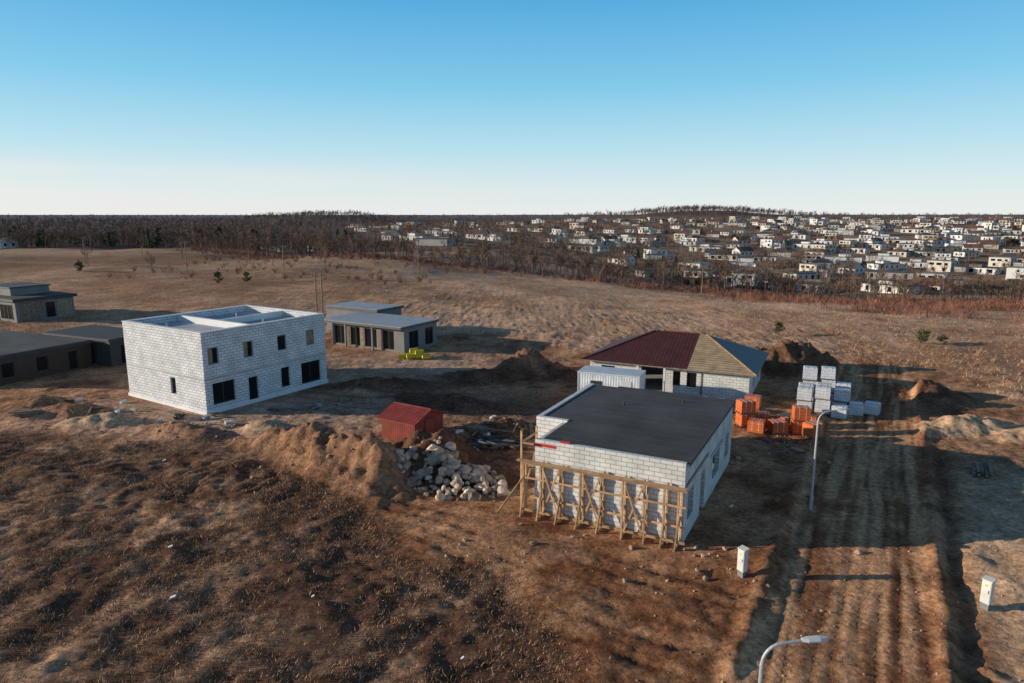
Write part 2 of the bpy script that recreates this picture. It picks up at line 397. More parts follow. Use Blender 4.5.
ground=trimesh('ground',np.stack([X,Y,Z],-1).reshape(-1,3),quads,gm,GC.reshape(-1,3),True)

# ------------------------------------------------ dry grass
def tufts(n,x0,x1,y0,y1,hmin,hmax,w,blades,pal,name,logy=False,keep=None):
    yy=np.exp(rng.uniform(math.log(y0),math.log(y1),n)) if logy else rng.uniform(y0,y1,n)
    xx=rng.uniform(-1,1,n)*(yy*.85+6) if logy else rng.uniform(x0,x1,n)
    k=rng.random(n)<(1-dirtmask(xx,yy))*(.15+1.4*ss(.4,.6,fbm(xx/2.5,yy/2.5,77,3)))
    if keep is not None: k&=keep(xx,yy)
    xx=xx[k];yy=yy[k];n=len(xx); zz=gz(xx,yy)
    xx=np.repeat(xx,blades);yy=np.repeat(yy,blades);zz=np.repeat(zz,blades);m=len(xx)
    px=xx+rng.normal(0,w*4,m);py=yy+rng.normal(0,w*4,m)
    a=rng.uniform(0,2*math.pi,m);h=rng.uniform(hmin,hmax,m);ln=rng.uniform(.4,1.6,m)*h;ld=rng.uniform(0,2*math.pi,m)
    cx=np.cos(a)*w/2;cy=np.sin(a)*w/2
    V=np.empty((m,3,3)); z0=zz-.03
    V[:,0]=np.stack([px-cx,py-cy,z0],-1);V[:,1]=np.stack([px+cx,py+cy,z0],-1)
    V[:,2]=np.stack([px+np.cos(ld)*ln,py+np.sin(ld)*ln,zz+h],-1)
    pal=np.array(pal);c=pal[rng.integers(0,len(pal),m)]*rng.uniform(.7,1.3,(m,1))
    return trimesh(name,V.reshape(-1,3),np.arange(m*3).reshape(-1,3),M['blade'],np.repeat(c,3,0))
PAL=[(.52,.33,.20),(.40,.235,.14),(.27,.15,.088),(.64,.44,.28),(.18,.102,.065)]
tufts(60000,-42,12,19,56,.04,.17,.035,5,PAL,'dry_grass')
tufts(9000,22,48,19,50,.04,.17,.035,5,PAL,'dry_grass')
tufts(40000,0,0,52,240,.15,.45,.07,3,[(.66,.43,.27),(.52,.33,.20),(.38,.23,.13),(.28,.165,.10)],'dry_field_grass',True,
      lambda x,y:(y<245))

# ------------------------------------------------ BUILDING A
AW,AD,AH=8.5,13.8,4.35
w=MB()
w.wall('x',0,AW,0,.3,-.5,AH+.1,[],'blockA')
w.wall('y',.302,AD,AW-.3,AW,-.5,AH-.02,[(.9,2.3,1.0,2.6),(4.0,5.2,.0,2.5),(7.4,9.6,.9,2.5),(11.4,12.8,.9,2.5)],'blockA')
w.wall('x',-1.8,AW-.302,AD-.3,AD,-.5,AH-.02,[],'blockA')
w.wall('y',.302,4.0,0,.3,-.5,AH-.02,[(1.4,2.8,.9,2.4)],'blockA')
w.wall('x',-1.8,.298,4.0,4.3,-.5,AH+.12,[],'blockA')
w.wall('y',4.302,AD-.302,-1.8,-1.5,-.5,AH+.12,[(6,8,.9,2.4)],'blockA')
fl=MB(); fl.box(.3,AW-.3,.3,AD-.3,-.4,.05,'slab'); fl.box(.3,AW-.3,6.2,6.4,.05,4.0,'blockA')
rf=MB()
rf.box(.305,AW+.12,.305,AD+.05,AH-.015,AH+.06,'felt'); rf.box(-1.49,.302,4.31,AD-.31,AH-.2,AH+.055,'felt')
rf.box(AW+.122,AW+.16,.3,AD+.05,AH-.16,AH+.08,'feltedge')
for i in range(1,13): rf.box(.31,AW+.11,i*1.03,i*1.03+.04,AH+.06,AH+.066,'feltedge')
for (vx,vy,hh) in ((2.2,9.2,.3),(5.6,11.5,.25)): rf.tube([(vx,vy,AH),(vx,vy,AH+hh)],[.06,.06],'pipe',8)
rf.box(-.1,1.3,-.02,-.002,AH-.28,AH-.12,'red'); rf.box(1.5,2.1,.05,.25,AH+.1,AH+.18,'red')
sc=MB()
xs_=[-.55,.55,1.75,2.95,4.15,5.35,6.55,7.6,8.35]
for i,x in enumerate(xs_):
    for dx in (-.09,.09):
        sc.box(x+dx-.045,x+dx+.045,-.24,-.10,-.15,3.25+random.uniform(-.12,.12),'wood')
    e_=random.uniform(-.12,.12)
    sc.beam((x+e_,-.85,-.05),(x,-.28,1.7),.07,.12,'wood')
    sc.beam((x+e_,-.8,.06),(x,-.28,.06),.07,.1,'wood')
sc.beam((-.75,-.31,3.12),(8.7,-.31,3.12),.06,.17,'wood'); sc.beam((-.75,-.31,2.2),(8.7,-.31,2.2),.06,.1,'wood')
sc.beam((-.75,-.31,1.1),(8.7,-.31,1.1),.06,.1,'wood'); sc.beam((-.75,-.31,.25),(8.7,-.31,.25),.06,.15,'wood')
sc.box(-.9,8.75,-.62,-.27,3.22,3.27,'wood')
for x in (1.15,3.55,5.95):
    sc.beam((x-.5,-.37,.3),(x+.5,-.37,3.0),.04,.09,'wood'); sc.beam((x+.5,-.41,.3),(x-.5,-.41,3.0),.04,.09,'wood')
sc.beam((-1.9,-1.0,.0),(-.5,-.3,2.3),.09,.1,'wood'); sc.beam((-.75,-.2,0),(-.75,-.2,4.9),.1,.1,'wood'); sc.beam((-.75,1.8,0),(-.75,1.8,4.6),.1,.1,'wood')
sc.beam((-.75,-.2,4.2),(-.75,1.8,4.2),.06,.12,'wood'); sc.beam((-.75,-.2,2.6),(-.75,1.8,2.6),.06,.12,'wood'); sc.beam((-.75,-.2,.8),(-.75,1.8,3.2),.06,.1,'wood')
sc.beam((-.75,-.2,4.2),(.02,-.2,4.2),.06,.12,'wood'); sc.box(-.72,-.05,-.1,1.8,2.68,2.72,'wood')
ln=MB()
ln.box(AW+.002,AW+.06,.3,5.6,3.05,3.25,'oldwood'); ln.box(AW+.002,AW+.05,6.6,10.4,2.5,2.75,'slab')
group('block_building_under_construction',(1.3,36.9,0),-27.3,{'walls':w,'floor':fl,'roof':rf,'timber_shuttering':sc,'lintels':ln})

# ------------------------------------------------ BUILDING B
w=MB(); gl=MB(); rf=MB(); BW,BD,BH=12.1,13.5,7.1
opsR=[(.5,1.5,4.3,5.7),(4.0,5.0,4.3,5.7),(7.7,8.7,4.3,5.7),(11.1,12.1,4.3,5.7),(.7,2.9,.7,2.6),(4.3,5.3,.1,2.4),(7.9,8.9,.7,2.6),(10.3,12.7,.5,2.6)]
w.wall('y',0,BD,BW-.35,BW,-.5,BH,opsR,'block')
w.wall('x',0,BW-.352,0,.35,-.5,BH,[(7.0,7.8,1.2,2.7)],'block')
w.wall('x',0,BW-.352,BD-.35,BD,-.5,BH,[(2,4,1,2.5),(7,9,1,2.5)],'block')
w.wall('y',.352,BD-.352,0,.35,-.5,BH,[(5,7,1,2.5)],'block')
w.box(-.6,-.002,1.2,11,-.5,3.2,'block')
for i,o in enumerate(opsR):
    gl.window('y',o[0],o[1],BW-.2,o[2],o[3],2 if o[1]-o[0]>1.5 else 1,0)
gl.window('x',7.0,7.8,.2,1.2,2.7)
for (a,b) in ((.5,1.0),(4.0,4.5),(11.1,12.1)): gl.box(BW-.12,BW-.11,a+.06,b,4.36,5.64,'oldwood')
w.box(BW+.002,BW+.12,-.12,BD+.05,-.5,.35,'plinth'); w.box(-.02,BW+.0,-.12,-.002,-.5,.3,'plinth')
w.box(BW+.003,BW+.02,0,BD,2.95,3.15,'slab'); w.box(0,BW,-.02,-.003,2.95,3.12,'slab')
rf.box(.352,BW-.352,.352,BD-.352,6.25,6.45,'roofB')
rf.box(.36,BW-.36,5.3,5.65,6.45,7.05,'white'); rf.box(6.0,6.3,5.66,BD-.36,6.45,7.0,'white')
rf.box(-.05,BW+.05,-.05,.42,BH,BH+.05,'white');rf.box(-.05,BW+.05,BD-.42,BD+.05,BH,BH+.05,'white')
rf.box(-.05,.42,.42,BD-.42,BH,BH+.048,'white');rf.box(BW-.42,BW+.05,.42,BD-.42,BH,BH+.048,'white')
rf.box(.36,BW-.36,.36,BD-.36,2.9,3.1,'slab')
for (px,py) in ((3,2.5),(9,3),(8.5,9),(3,10)): rf.tube([(px,py,6.4),(px,py,6.9)],[.07,.07],'metal',8)
group('two_storey_block_house',(-36.3,62.8,0),-32.5,{'walls':w,'windows':gl,'roof':rf})

# ------------------------------------------------ BUILDING C
w=MB(); gl=MB(); rf=MB()
ops=[(-11.6,-9.6,.2,2.6),(-8.8,-7.2,.2,2.6),(-6.4,-4.4,.2,2.6),(-3.4,-1.6,.2,2.6)]
w.wall('x',-12,0,0,.3,-.5,3.0,ops,'greyrender')
opsr=[(1.0,2.9,.3,2.5),(4.3,6.0,.3,2.5)]
w.wall('y',.302,6.8,-.3,0,-.5,3.0,opsr,'greyrender')
w.wall('x',-12,-.302,6.5,6.8,-.5,3.0,[],'greyrender'); w.wall('y',.302,6.498,-12,-11.7,-.5,3.0,[],'greyrender')
for i in (-9.2,-6.8,-3.9): w.box(i-.25,i+.25,-.03,-.002,0,2.7,'oldwood')
for o in ops: gl.window('x',o[0],o[1],.16,o[2],o[3],2)
for o in opsr: gl.window('y',o[0],o[1],-.16,o[2],o[3],2)
rf.box(-13.2,.25,-.9,7.0,3.0,3.3,'greyfascia'); rf.box(-13.25,.3,-.95,7.05,3.3,3.36,'controof')
w.box(-20,-10.5,7.0,12.5,-.5,3.4,'greyrender'); rf.box(-20.3,-10.2,6.85,12.8,3.4,3.75,'greyfascia'); rf.box(-20.1,-10.4,7.05,12.6,3.75,3.79,'controof')
for x in (-12.9,-9,-4.5): w.box(x-.1,x+.1,-.8,-.6,-.3,3.0,'greyrender')
group('single_storey_flat_roof_house',(-13.3,82.7,0),-30,{'walls':w,'windows':gl,'roof':rf})

# ------------------------------------------------ BUILDING D1, D2
w=MB(); gl=MB(); rf=MB()
ops=[(1.6,2.8,.6,2.2),(5.0,6.2,.6,2.2),(8.4,9.4,.1,2.2)]
w.wall('y',0,11,-.25,0,-.5,2.7,ops,'browncl'); w.wall('x',-16,-.252,0,.25,-.5,2.7,[(-10,-7,.8,2.2),(-5,-3,.8,2.2)],'browncl')
w.wall('x',-16,-.252,10.75,11,-.5,2.7,[],'browncl'); w.wall('y',.252,10.748,-16,-15.75,-.5,2.7,[],'browncl')
for o in ops: gl.window('y',o[0],o[1],-.12,o[2],o[3],1)
gl.window('x',-10,-7,.12,.8,2.2,2); gl.window('x',-5,-3,.12,.8,2.2,2)
rf.box(-16.2,.2,-.2,11.2,2.7,3.0,'darkcl'); rf.box(-16,0,0,11,3.0,3.03,'felt')
w.box(-9,2.2,11.7,17.5,-.5,2.9,'darkcl'); rf.box(-9.2,2.4,11.5,17.7,2.9,3.15,'darkcl'); gl.box(2.2,2.23,13,14.2,.2,2.2,'glass')
group('dark_clad_house',(-51.8,65.2,0),-24,{'walls':w,'windows':gl,'roof':rf})
w=MB(); gl=MB(); rf=MB()
w.box(-16,0,0,9,-.5,3.3,'greyrender'); w.box(.002,.08,.6,4.2,.1,3.1,'oldwood'); w.box(.002,.08,6.2,8.6,.1,3.1,'oldwood')
w.box(-15,-5,-.08,-.002,.1,3.1,'oldwood')
gl.window('y',4.5,5.9,.06,.3,2.8,1); gl.window('x',-4.4,-1,-.06,.4,2.8,3)
rf.box(-16.4,.5,-.5,9.4,3.3,3.75,'darkcl'); rf.box(-16.2,.3,-.3,9.2,3.75,3.79,'felt'); rf.box(-13,-5,2,8,3.79,5.0,'greyrender'); rf.box(-13.2,-4.8,1.8,8.2,5.0,5.2,'feltedge')
group('grey_flat_roof_house',(-78.5,107,tz(-79,108)),-28,{'walls':w,'windows':gl,'roof':rf})

# ------------------------------------------------ BUILDING E
w=MB(); gl=MB(); rf=MB(); EW,ED,EZ=15.2,10,2.75
ops=[(1.2,2.6,.9,2.2),(5.2,7.4,.1,2.5),(8.3,9.0,.9,2.3),(9.6,10.5,.9,2.3)]
w.wall('x',0,EW,0,.3,-.5,EZ,ops,'blockA'); w.wall('y',.302,ED-.302,EW-.3,EW,-.5,EZ,[(3,4.4,.8,2.2),(7,8,.8,2.2)],'blockA')
w.wall('x',0,EW,ED-.3,ED,-.5,EZ,[],'blockA'); w.wall('y',.302,ED-.302,0,.3,-.5,EZ,[(3,5,.8,2.2)],'blockA')
w.box(10.9,11.05,-.04,-.002,0,2.7,'oldwood'); w.box(.3,EW-.3,.3,ED-.3,-.3,.03,'slab')
gl.window('x',8.3,9.0,.15,.9,2.3); gl.window('x',9.6,10.5,.15,.9,2.3); gl.window('x',1.2,2.6,.15,.9,2.2,2);
w.box(4.9,5.1,-.6,-.4,0,EZ-.15,'white'); w.box(7.5,7.7,-.6,-.4,0,EZ-.15,'white')
o_=.65; a0,a1,b0,b1=-o_,EW+o_,-o_,ED+o_; zr=5.15; r0,r1,rm=5.2,10.4,ED/2; cut=9.7
rf.poly([(a0,b0,EZ),(cut,b0,EZ),(cut,rm,zr),(r0,rm,zr)],'maroon'); rf.poly([(cut+.002,b0,EZ-.01),(a1,b0,EZ-.01),(r1,rm,zr-.01),(cut+.002,rm,zr-.01)],'sheath')
rf.poly([(a0,b1,EZ),(a0,b0,EZ),(r0,rm,zr)],'maroon'); rf.poly([(a1,b0,EZ),(a1,b1,EZ),(r1,rm,zr)],'membrane'); rf.poly([(a1,b1,EZ),(a0,b1,EZ),(r0,rm,zr),(r1,rm,zr)],'maroon')
rf.box(a0+.02,a1-.02,b0+.02,b1-.02,EZ-.14,EZ-.02,'oldwood')
for A_,B_ in (((a0,b0,EZ+.03),(r0,rm,zr+.04)),((r0,rm,zr+.04),(cut,rm,zr+.04))): rf.beam(A_,B_,.18,.08,'maroon')
rf.beam((a1,b0,EZ+.03),(r1,rm,zr+.03),.12,.08,'wood')
group('hip_roof_house',(7.8,66.7,0),-25.7,{'walls':w,'windows':gl,'roof':rf})

# ------------------------------------------------ site container
w=MB()
w.box(0,5.6,0,2.6,.15,2.6,'cont'); w.box(-.05,5.65,-.05,2.65,2.6,2.74,'contpale'); w.box(-.04,5.64,-.04,2.64,.02,.15,'darkcl')
for x in (-.03,5.53):
    for y in (-.03,2.53): w.box(x,x+.1,y,y+.1,.15,2.6,'contpale')
w.box(4.0,4.9,-.04,-.003,.2,2.2,'white'); w.box(1.2,2.2,-.04,-.003,1.1,2.0,'frame'); w.box(4.8,4.86,-.09,-.04,1.1,1.2,'frame')
for i in range(22): w.box(.15+i*.245,.2+i*.245,2.6,2.62,.2,2.55,'cont')
group('site_container',(6.0,60.4,tz(8,61)+.15),-22,{'body':w})

# ------------------------------------------------ red shed
w=MB(); rf=MB()
SW,SD=3.3,3.4
w.box(0,SW,0,SD,-.6,1.45,'redwall'); w.poly([(0,0,1.45),(0,SD,1.45),(0,SD/2,2.05)][::-1],'redwall'); w.poly([(SW,0,1.45),(SW,SD,1.45),(SW,SD/2,2.05)],'redwall')
for (ya,yb) in ((-.25,SD/2),(SD+.25,SD/2)):
    za=1.38;zb=2.12
    p=[(-.2,ya,za),(SW+.2,ya,za),(SW+.2,yb,zb),(-.2,yb,zb)]
    if ya>0:p=p[::-1]
    rf.poly(p,'redroof'); rf.poly([(a,b,c-.06) for a,b,c in p][::-1],'redroof')
    rf.beam((-.22,ya,za-.03),(SW+.22,ya,za-.03),.05,.08,'redroof')
    for xx in (-.22,SW+.22): rf.beam((xx,ya,za-.02),(xx,yb,zb-.02),.05,.08,'redroof')
rf.beam((-.2,SD/2,2.14),(SW+.2,SD/2,2.14),.16,.04,'redroof')
for i in range(1,12): rf.beam((-.2+i*.31,-.25,1.39),(-.2+i*.31,SD/2,2.13),.02,.015,'redroof')
w.box(SW+.002,SW+.05,1.2,2.2,-.1,1.35,'redroof')
group('red_garden_shed',(-10.0,50.2,.3),-32,{'walls':w,'roof':rf})

# ------------------------------------------------ street lamps
def lamp(x,y):
    p=MB()
    p.tube([(0,0,-.3),(0,0,.0),(0,0,2),(0,0,5.3)]+[(.55*(1-math.cos(t)),0,5.3+.62*math.sin(t)) for t in np.linspace(.3,1.45,6)]+[(1.1,0,6.02)],[.085,.085,.07,.055]+[.045]*6+[.035],'metal',12)
    p.tube([(0,0,-.1),(0,0,.9)],[.10,.095],'metal',12)
    p.box(.086,.1,-.05,.05,.5,.85,'lampgrey')
    h=MB()
    pts=[(1.0,.06,.02),(1.15,.12,.035),(1.45,.13,.04),(1.66,.07,.02)]
    for i in range(3):
        (xa,wa,ha),(xb,wb,hb)=pts[i],pts[i+1]; z=6.03;za=z+(xa-1)*.06;zb=z+(xb-1)*.06
        h.poly([(xa,-wa,za+ha*.3),(xb,-wb,zb+hb*.3),(xb,-wb*.5,zb+hb+.02),(xa,-wa*.5,za+ha+.02)],'lampgrey')
        h.poly([(xa,-wa*.5,za+ha+.02),(xb,-wb*.5,zb+hb+.02),(xb,wb*.5,zb+hb+.02),(xa,wa*.5,za+ha+.02)],'lampgrey')
        h.poly([(xa,wa*.5,za+ha+.02),(xb,wb*.5,zb+hb+.02),(xb,wb,zb+hb*.3),(xa,wa,za+ha*.3)],'lampgrey')
        h.poly([(xa,wa,za+ha*.3),(xb,wb,zb+hb*.3),(xb,wb,zb-.03),(xa,wa,za-.03)],'lampgrey'); h.poly([(xa,-wa,za-.03),(xb,-wb,zb-.03),(xb,-wb,zb+hb*.3),(xa,-wa,za+ha*.3)],'lampgrey')
        h.poly([(xa,wa,za-.03),(xb,wb,zb-.03),(xb,-wb,zb-.03),(xa,-wa,za-.03)],'glass' if i==1 else 'lampgrey')
    z=6.03
    h.poly([(1.0,-.06,z-.03),(1.0,.06,z-.03),(1.0,.03,z+.04),(1.0,-.03,z+.04)][::-1],'lampgrey'); h.poly([(1.66,-.07,z+.01),(1.66,.07,z+.01),(1.66,.035,z+.08),(1.66,-.035,z+.08)],'lampgrey')
    group('street_lamp',(x,y,tz(x,y)),0,{'pole':p,'lamp_head':h})
lamp(17.4,37.3); lamp(6.6,16.15)

def cabinet(x,y,rot):
    c=MB(); c.box(-.16,.16,-.11,.11,-.4,.3,'greyrender'); c.box(-.19,.19,-.14,.14,.3,1.4,'cabinet')
    c.poly([(-.22,-.17,1.4),(.22,-.17,1.4),(.22,.17,1.46),(-.22,.17,1.46)],'cabinet'); c.box(-.22,.22,-.17,.17,1.37,1.398,'cabinet')
    c.poly([(.22,-.17,1.4),(.22,.17,1.4),(.22,.17,1.46)],'cabinet');c.poly([(-.22,-.17,1.4),(-.22,.17,1.46),(-.22,.17,1.4)],'cabinet');c.poly([(.22,.17,1.4),(-.22,.17,1.4),(-.22,.17,1.46),(.22,.17,1.46)],'cabinet')
    d=MB(); d.box(-.165,.165,-.155,-.142,.35,1.32,'cabinet'); d.box(.1,.13,-.17,-.155,.8,.95,'frame'); d.box(-.06,.06,-.16,-.156,1.1,1.2,'yellow')
    group('electrical_cabinet',(x,y,tz(x,y)),rot,{'body':c,'door':d})
cabinet(10.9,29.8,-60); cabinet(20.7,27.2,-60)

# ------------------------------------------------ pallets
def pallet(name,k,x,y,rot,levels,W=1.2,Dp=1.0,Hh=1.05):
    b=MB(); z=0
    for l in range(levels):
        for yy in (-.45,-.05,.35): b.box(-W/2,W/2,yy*Dp,yy*Dp+.1,z,z+.1,'oldwood')
        for i in range(6): b.box(-W/2+i*W/6,-W/2+i*W/6+W/9,-Dp/2,Dp/2,z+.1,z+.125,'oldwood')
        ox=random.uniform(-.1,.1);oy=random.uniform(-.1,.1);hh=Hh*random.uniform(.9,1.05)
        x0,x1,y0,y1=-W/2+ox+.02,W/2+ox-.02,-Dp/2+oy+.02,Dp/2+oy-.02;z0,z1=z+.126,z+.126+hh;c=.07
        lo=[(x0,y0),(x1,y0),(x1,y1),(x0,y1)];hi=[(x0+c,y0+c),(x1-c,y0+c),(x1-c,y1-c),(x0+c,y1-c)]
        for i in range(4):
            j=(i+1)%4
            b.poly([(*lo[i],z0),(*lo[j],z0),(*lo[j],z1-c),(*lo[i],z1-c)],k); b.poly([(*lo[i],z1-c),(*lo[j],z1-c),(*hi[j],z1),(*hi[i],z1)],k)
        b.poly([(*h,z1) for h in hi],k)
        for fx in (-.25,.25): b.box(fx-.02+ox,fx+.02+ox,y0-.006,y1+.006,z0+.1,z1+.008,'strap')
        z=z1+.01
    return group(name,(x,y,tz(x,y)-.02),rot,{'wrapped_stack':b})
for (x,y,r,l) in ((18.9,53.4,10,2),(20.6,53.9,-20,1),(22.0,53.1,30,1),(19.2,51.5,-30,1),(20.8,51.4,5,1),(22.6,51.5,-10,2),(23.0,49.9,25,1),(20.1,55.2,-28,2),(24.0,53.3,-28,1)):
    pallet('orange_wrapped_pallet','orange',x,y,r,l,1.25,1.05,.95)
for i in range(3):
    for j in range(3):
        l=[2,2,3,2,2,3,1,2,2][(i*3+j)%9]
        bx=25.2+i*1.4*.9+j*.85+random.uniform(-.15,.15); by=57.0-i*.62+j*1.45+random.uniform(-.15,.15)
        pallet('white_wrapped_pallet','wrap',bx,by,-27+random.uniform(-9,9),l)
for (x,y,r) in ((29.6,56.6,-20),(30.9,56.6,-35),(17.9,57.4,-20),(16.6,58.2,-26)): pallet('white_wrapped_pallet','wrap',x,y,r,1)

# ------------------------------------------------ rocks
def ico(sub):
    bm=bmesh.new(); bmesh.ops.create_icosphere(bm,subdivisions=sub,radius=1); v=np.array([p.co[:] for p in bm.verts]); f=np.array([[q.index for q in p.verts] for p in bm.faces]); bm.free(); return v,f
iv,if_=ico(2); iv1,if1=ico(1)
def rocks(name,items,k,base=(iv,if_)):
    V=[];F=[];n=0
    for (x,y,z,r) in items:
        v=base[0].copy()
        for _ in range(9):
            d=rng.normal(size=3);d/=np.linalg.norm(d);c=rng.uniform(.6,.9);t=v@d
            v=v-np.outer(np.maximum(t-c,0),d)
        v=v*rng.uniform(.7,1.25,3)*r
        q=np.linalg.qr(rng.normal(size=(3,3)))[0]
        if np.linalg.det(q)<0:q[:,0]*=-1
        v=v@q.T; v[:,2]*=.85; v+= (x,y,z); V.append(v);F.append(base[1]+n);n+=len(v)
    return trimesh(name,np.concatenate(V),np.concatenate(F),M[k])
it=[]
for i in range(270):
    a=random.uniform(0,2*math.pi);rr=math.sqrt(random.random())*1.12
    x=-3.9+math.cos(a)*rr*3.3; y=41.7+math.sin(a)*rr*2.6-.25*(x+4.2); r=min(.48,.14+random.expovariate(8.5))*(1.1-.25*rr)
    it.append((x,y,tz(x,y)+max(0,(1-rr))*.7+r*.35,r))
rocks('boulder_pile',it,'rock')
it=[]
for i in range(150):
    c=random.choice([(-33,54,5,1.5),(-25,52,4,1.4),(-20,52,3,1.2),(-2,49,3,1.5),(2,50,2,1.5),(20,46,4,3),(-40,58,4,2),(-12,43,4,2),(5,33,4,1.5),(9,31,3,2)])
    x=random.gauss(c[0],c[2]);y=random.gauss(c[1],c[3]);r=random.uniform(.06,.2); it.append((x,y,tz(x,y)+r*.3,r))
xx=rng.uniform(-30,34,1500);yy=rng.uniform(21,60,1500);dmk=dirtmask(xx,yy)
for x,y,d_ in zip(xx,yy,dmk):
    if d_<.5: continue
    r=rng.uniform(.02,.075); it.append((x,y,tz(x,y)+r*.3,r))
rocks('rubble',it,'rubble',(iv1,if1))
b=MB()
for i in range(160):
    c=random.choice([(-1.5,50,2.2,1.0),(0,52,2.0,1.0),(-2,53,2.2,1.2),(-25,53.8,2.5,.6),(-35,57,2.5,.8),(-23,56,2,1.0),(-30,54,4,1.0),(20,48.5,1.6,1.0),(-16,58,2,1),(-40,60,2.4,1),(3,53,1.6,1.4),(-1,49,1.8,.8)])
    x=random.gauss(c[0],c[2]);y=random.gauss(c[1],c[3]); z=tz(x,y)+random.uniform(.05,.2);a=random.uniform(0,6.28);l=random.uniform(.3,1.5)
    if random.random()<.1:
        b.beam((x,y,z),(x+math.cos(a)*.6,y+math.sin(a)*.6,z),.25,.25,random.choice(['plinth','wrap','slab'])); continue
    b.beam((x,y,z),(x+math.cos(a)*l,y+math.sin(a)*l,tz(x+math.cos(a)*l,y+math.sin(a)*l)+.08),random.choice([.15,.3,.5]) if random.random()<.3 else .1,.04,random.choice(['oldwood','wood','darkcl','oldwood','darkcl','wood','greyrender','oldwood']))
b.obj('construction_debris')
b=MB()
for i in range(16):
    b.box(-.9+random.uniform(-.2,.2),1.0+random.uniform(-.2,.2),(i%5)*.22,(i%5)*.22+.18,.1+(i//5)*.13,.1+(i//5)*.13+.1,'oldwood')
for (x,y,r) in ((-2.6,50.6,-20),(31.5,42.5,60),(-41,55.5,20),(-29,55.2,-30)):
    b.obj('timber_pile',None,(x,y,tz(x,y)-.05),math.radians(r))
b=MB()
for i in range(26):
    x=-1.3+random.gauss(0,.8);y=48.6+random.gauss(0,.9);a=math.radians(random.gauss(-15,22));l=random.uniform(.6,1.4);z=tz(x,y)+random.uniform(.1,.5)
    dx,dy=math.cos(a)*l,math.sin(a)*l;r=random.choice([.05,.08,.11]); b.tube([(x-dx,y-dy,z),(x+dx,y+dy,z+random.uniform(-.15,.1))],[r,r],random.choice(['pipe','pipe','feltedge','oldwood']),8)
b.obj('pipe_and_scrap_pile')
b=MB()
for i in range(7):
    x=-11.5+random.uniform(-1.4,1.4);y=79.6+random.uniform(-.8,.8);z=tz(x,y)+(.45 if i>4 else 0)
    b.tube([(x-.5,y,z+.3),(x-.45,y,z+.3),(x+.45,y+.2,z+.35),(x+.5,y+.2,z+.35)],[.2,.33,.33,.2],'yellow',12)
b.box(-13.4,-12.8,79,79.6,tz(-13,79),tz(-13,79)+.6,'yellow')
b.obj('yellow_insulation_roll')
b=MB()
for (x,y,s) in ((-17.5,32.2,.2),(-15.2,27.7,.22),(-24.5,45.5,.2),(-9,28,.12),(-2,24,.12),(12.8,37.6,.2)):
    z=tz(x,y); b.beam((x,y,z+.05),(x+s,y+s*.4,z+.12),s*.7,.05,'plinth')
b.obj('litter')

# ------------------------------------------------ vegetation
def seg(out,a,b,r0,r1,sides):
    a=np.array(a);b=np.array(b);d=b-a;d=d/(np.linalg.norm(d)+1e-9)
    u=np.cross(d,[.3,.5,.81]);u/=np.linalg.norm(u);v=np.cross(d,u)
    if sides==1:
        out.append((a-u*r0,a+u*r0,b)); return
    A=[a+(u*math.cos(t)+v*math.sin(t))*r0 for t in [2*math.pi*i/sides for i in range(sides)]]
    B=[b+(u*math.cos(t)+v*math.sin(t))*r1 for t in [2*math.pi*i/sides for i in range(sides)]]
    for i in range(sides):
        j=(i+1)%sides; out.append((A[i],A[j],B[j])); out.append((A[i],B[j],B[i]))
def rdir(d,sp):
    v=np.array(d)+rng.normal(0,sp,3); return v/np.linalg.norm(v)
def baretree(nl,nsub,ntw,H=10,tw=.05,spread=.55):
    o=[];seg(o,(0,0,-.3),(0,0,H*.35),.2,.15,4);seg(o,(0,0,H*.35),(rng.normal(0,.3),rng.normal(0,.3),H*.85),.15,.04,3)
    for i in range(nl):
        z=H*rng.uniform(.22,.75);a=rng.uniform(0,6.28);d=np.array([math.cos(a)*spread,math.sin(a)*spread,rng.uniform(.5,1.0)]);d/=np.linalg.norm(d)
        L_=H*rng.uniform(.25,.42)*(1.15-z/H*.6);p0=np.array([0,0,z]);p1=p0+d*L_;seg(o,p0,p1,.07,.03,3)
        for j in range(nsub):
            t=rng.uniform(.25,1);q0=p0+d*L_*t;d2=rdir(d,.5);l2=L_*rng.uniform(.3,.6);q1=q0+d2*l2;seg(o,q0,q1,tw,0,1)
            for k in range(ntw):
                t=rng.uniform(.2,1);s0=q0+d2*l2*t;d3=rdir(d2,.6);seg(o,s0,s0+d3*l2*rng.uniform(.4,.8),tw*.75,0,1)
    return np.array(o).reshape(-1,3)
def bush(n,H=2.4,tw=.05,sp=.6):
    o=[]
    for i in range(n):
        a=rng.uniform(0,6.28);r=rng.uniform(0,sp);p=np.array([math.cos(a)*r,math.sin(a)*r,-.1]);d=rdir([math.cos(a)*.4,math.sin(a)*.4,1],.15);l=H*rng.uniform(.5,1);seg(o,p,p+d*l,tw,0,1)
        for k in range(4):
            t=rng.uniform(.3,.9);s=p+d*l*t;seg(o,s,s+rdir(d,.35)*l*.35,tw*.8,0,1)
    return np.array(o).reshape(-1,3)
def place(name,variants,pts,matl):
    V=[]
    for (x,y,z,s) in pts:
        v=variants[rng.integers(len(variants))];a=rng.uniform(0,6.28);c,sn=math.cos(a),math.sin(a)
        w_=np.empty_like(v);w_[:,0]=(v[:,0]*c-v[:,1]*sn)*s+x;w_[:,1]=(v[:,0]*sn+v[:,1]*c)*s+y;w_[:,2]=v[:,2]*s*rng.uniform(.85,1.15)+z;V.append(w_)
    V=np.concatenate(V); return trimesh(name,V,np.arange(len(V)).reshape(-1,3),M[matl])
def withz(P):
    P=np.array(P);z=gz(P[:,0],P[:,1]);return [(p[0],p[1],zz,p[2]) for p,zz in zip(P,z)]
TV=[baretree(9,5,4,tw=.095) for _ in range(6)]
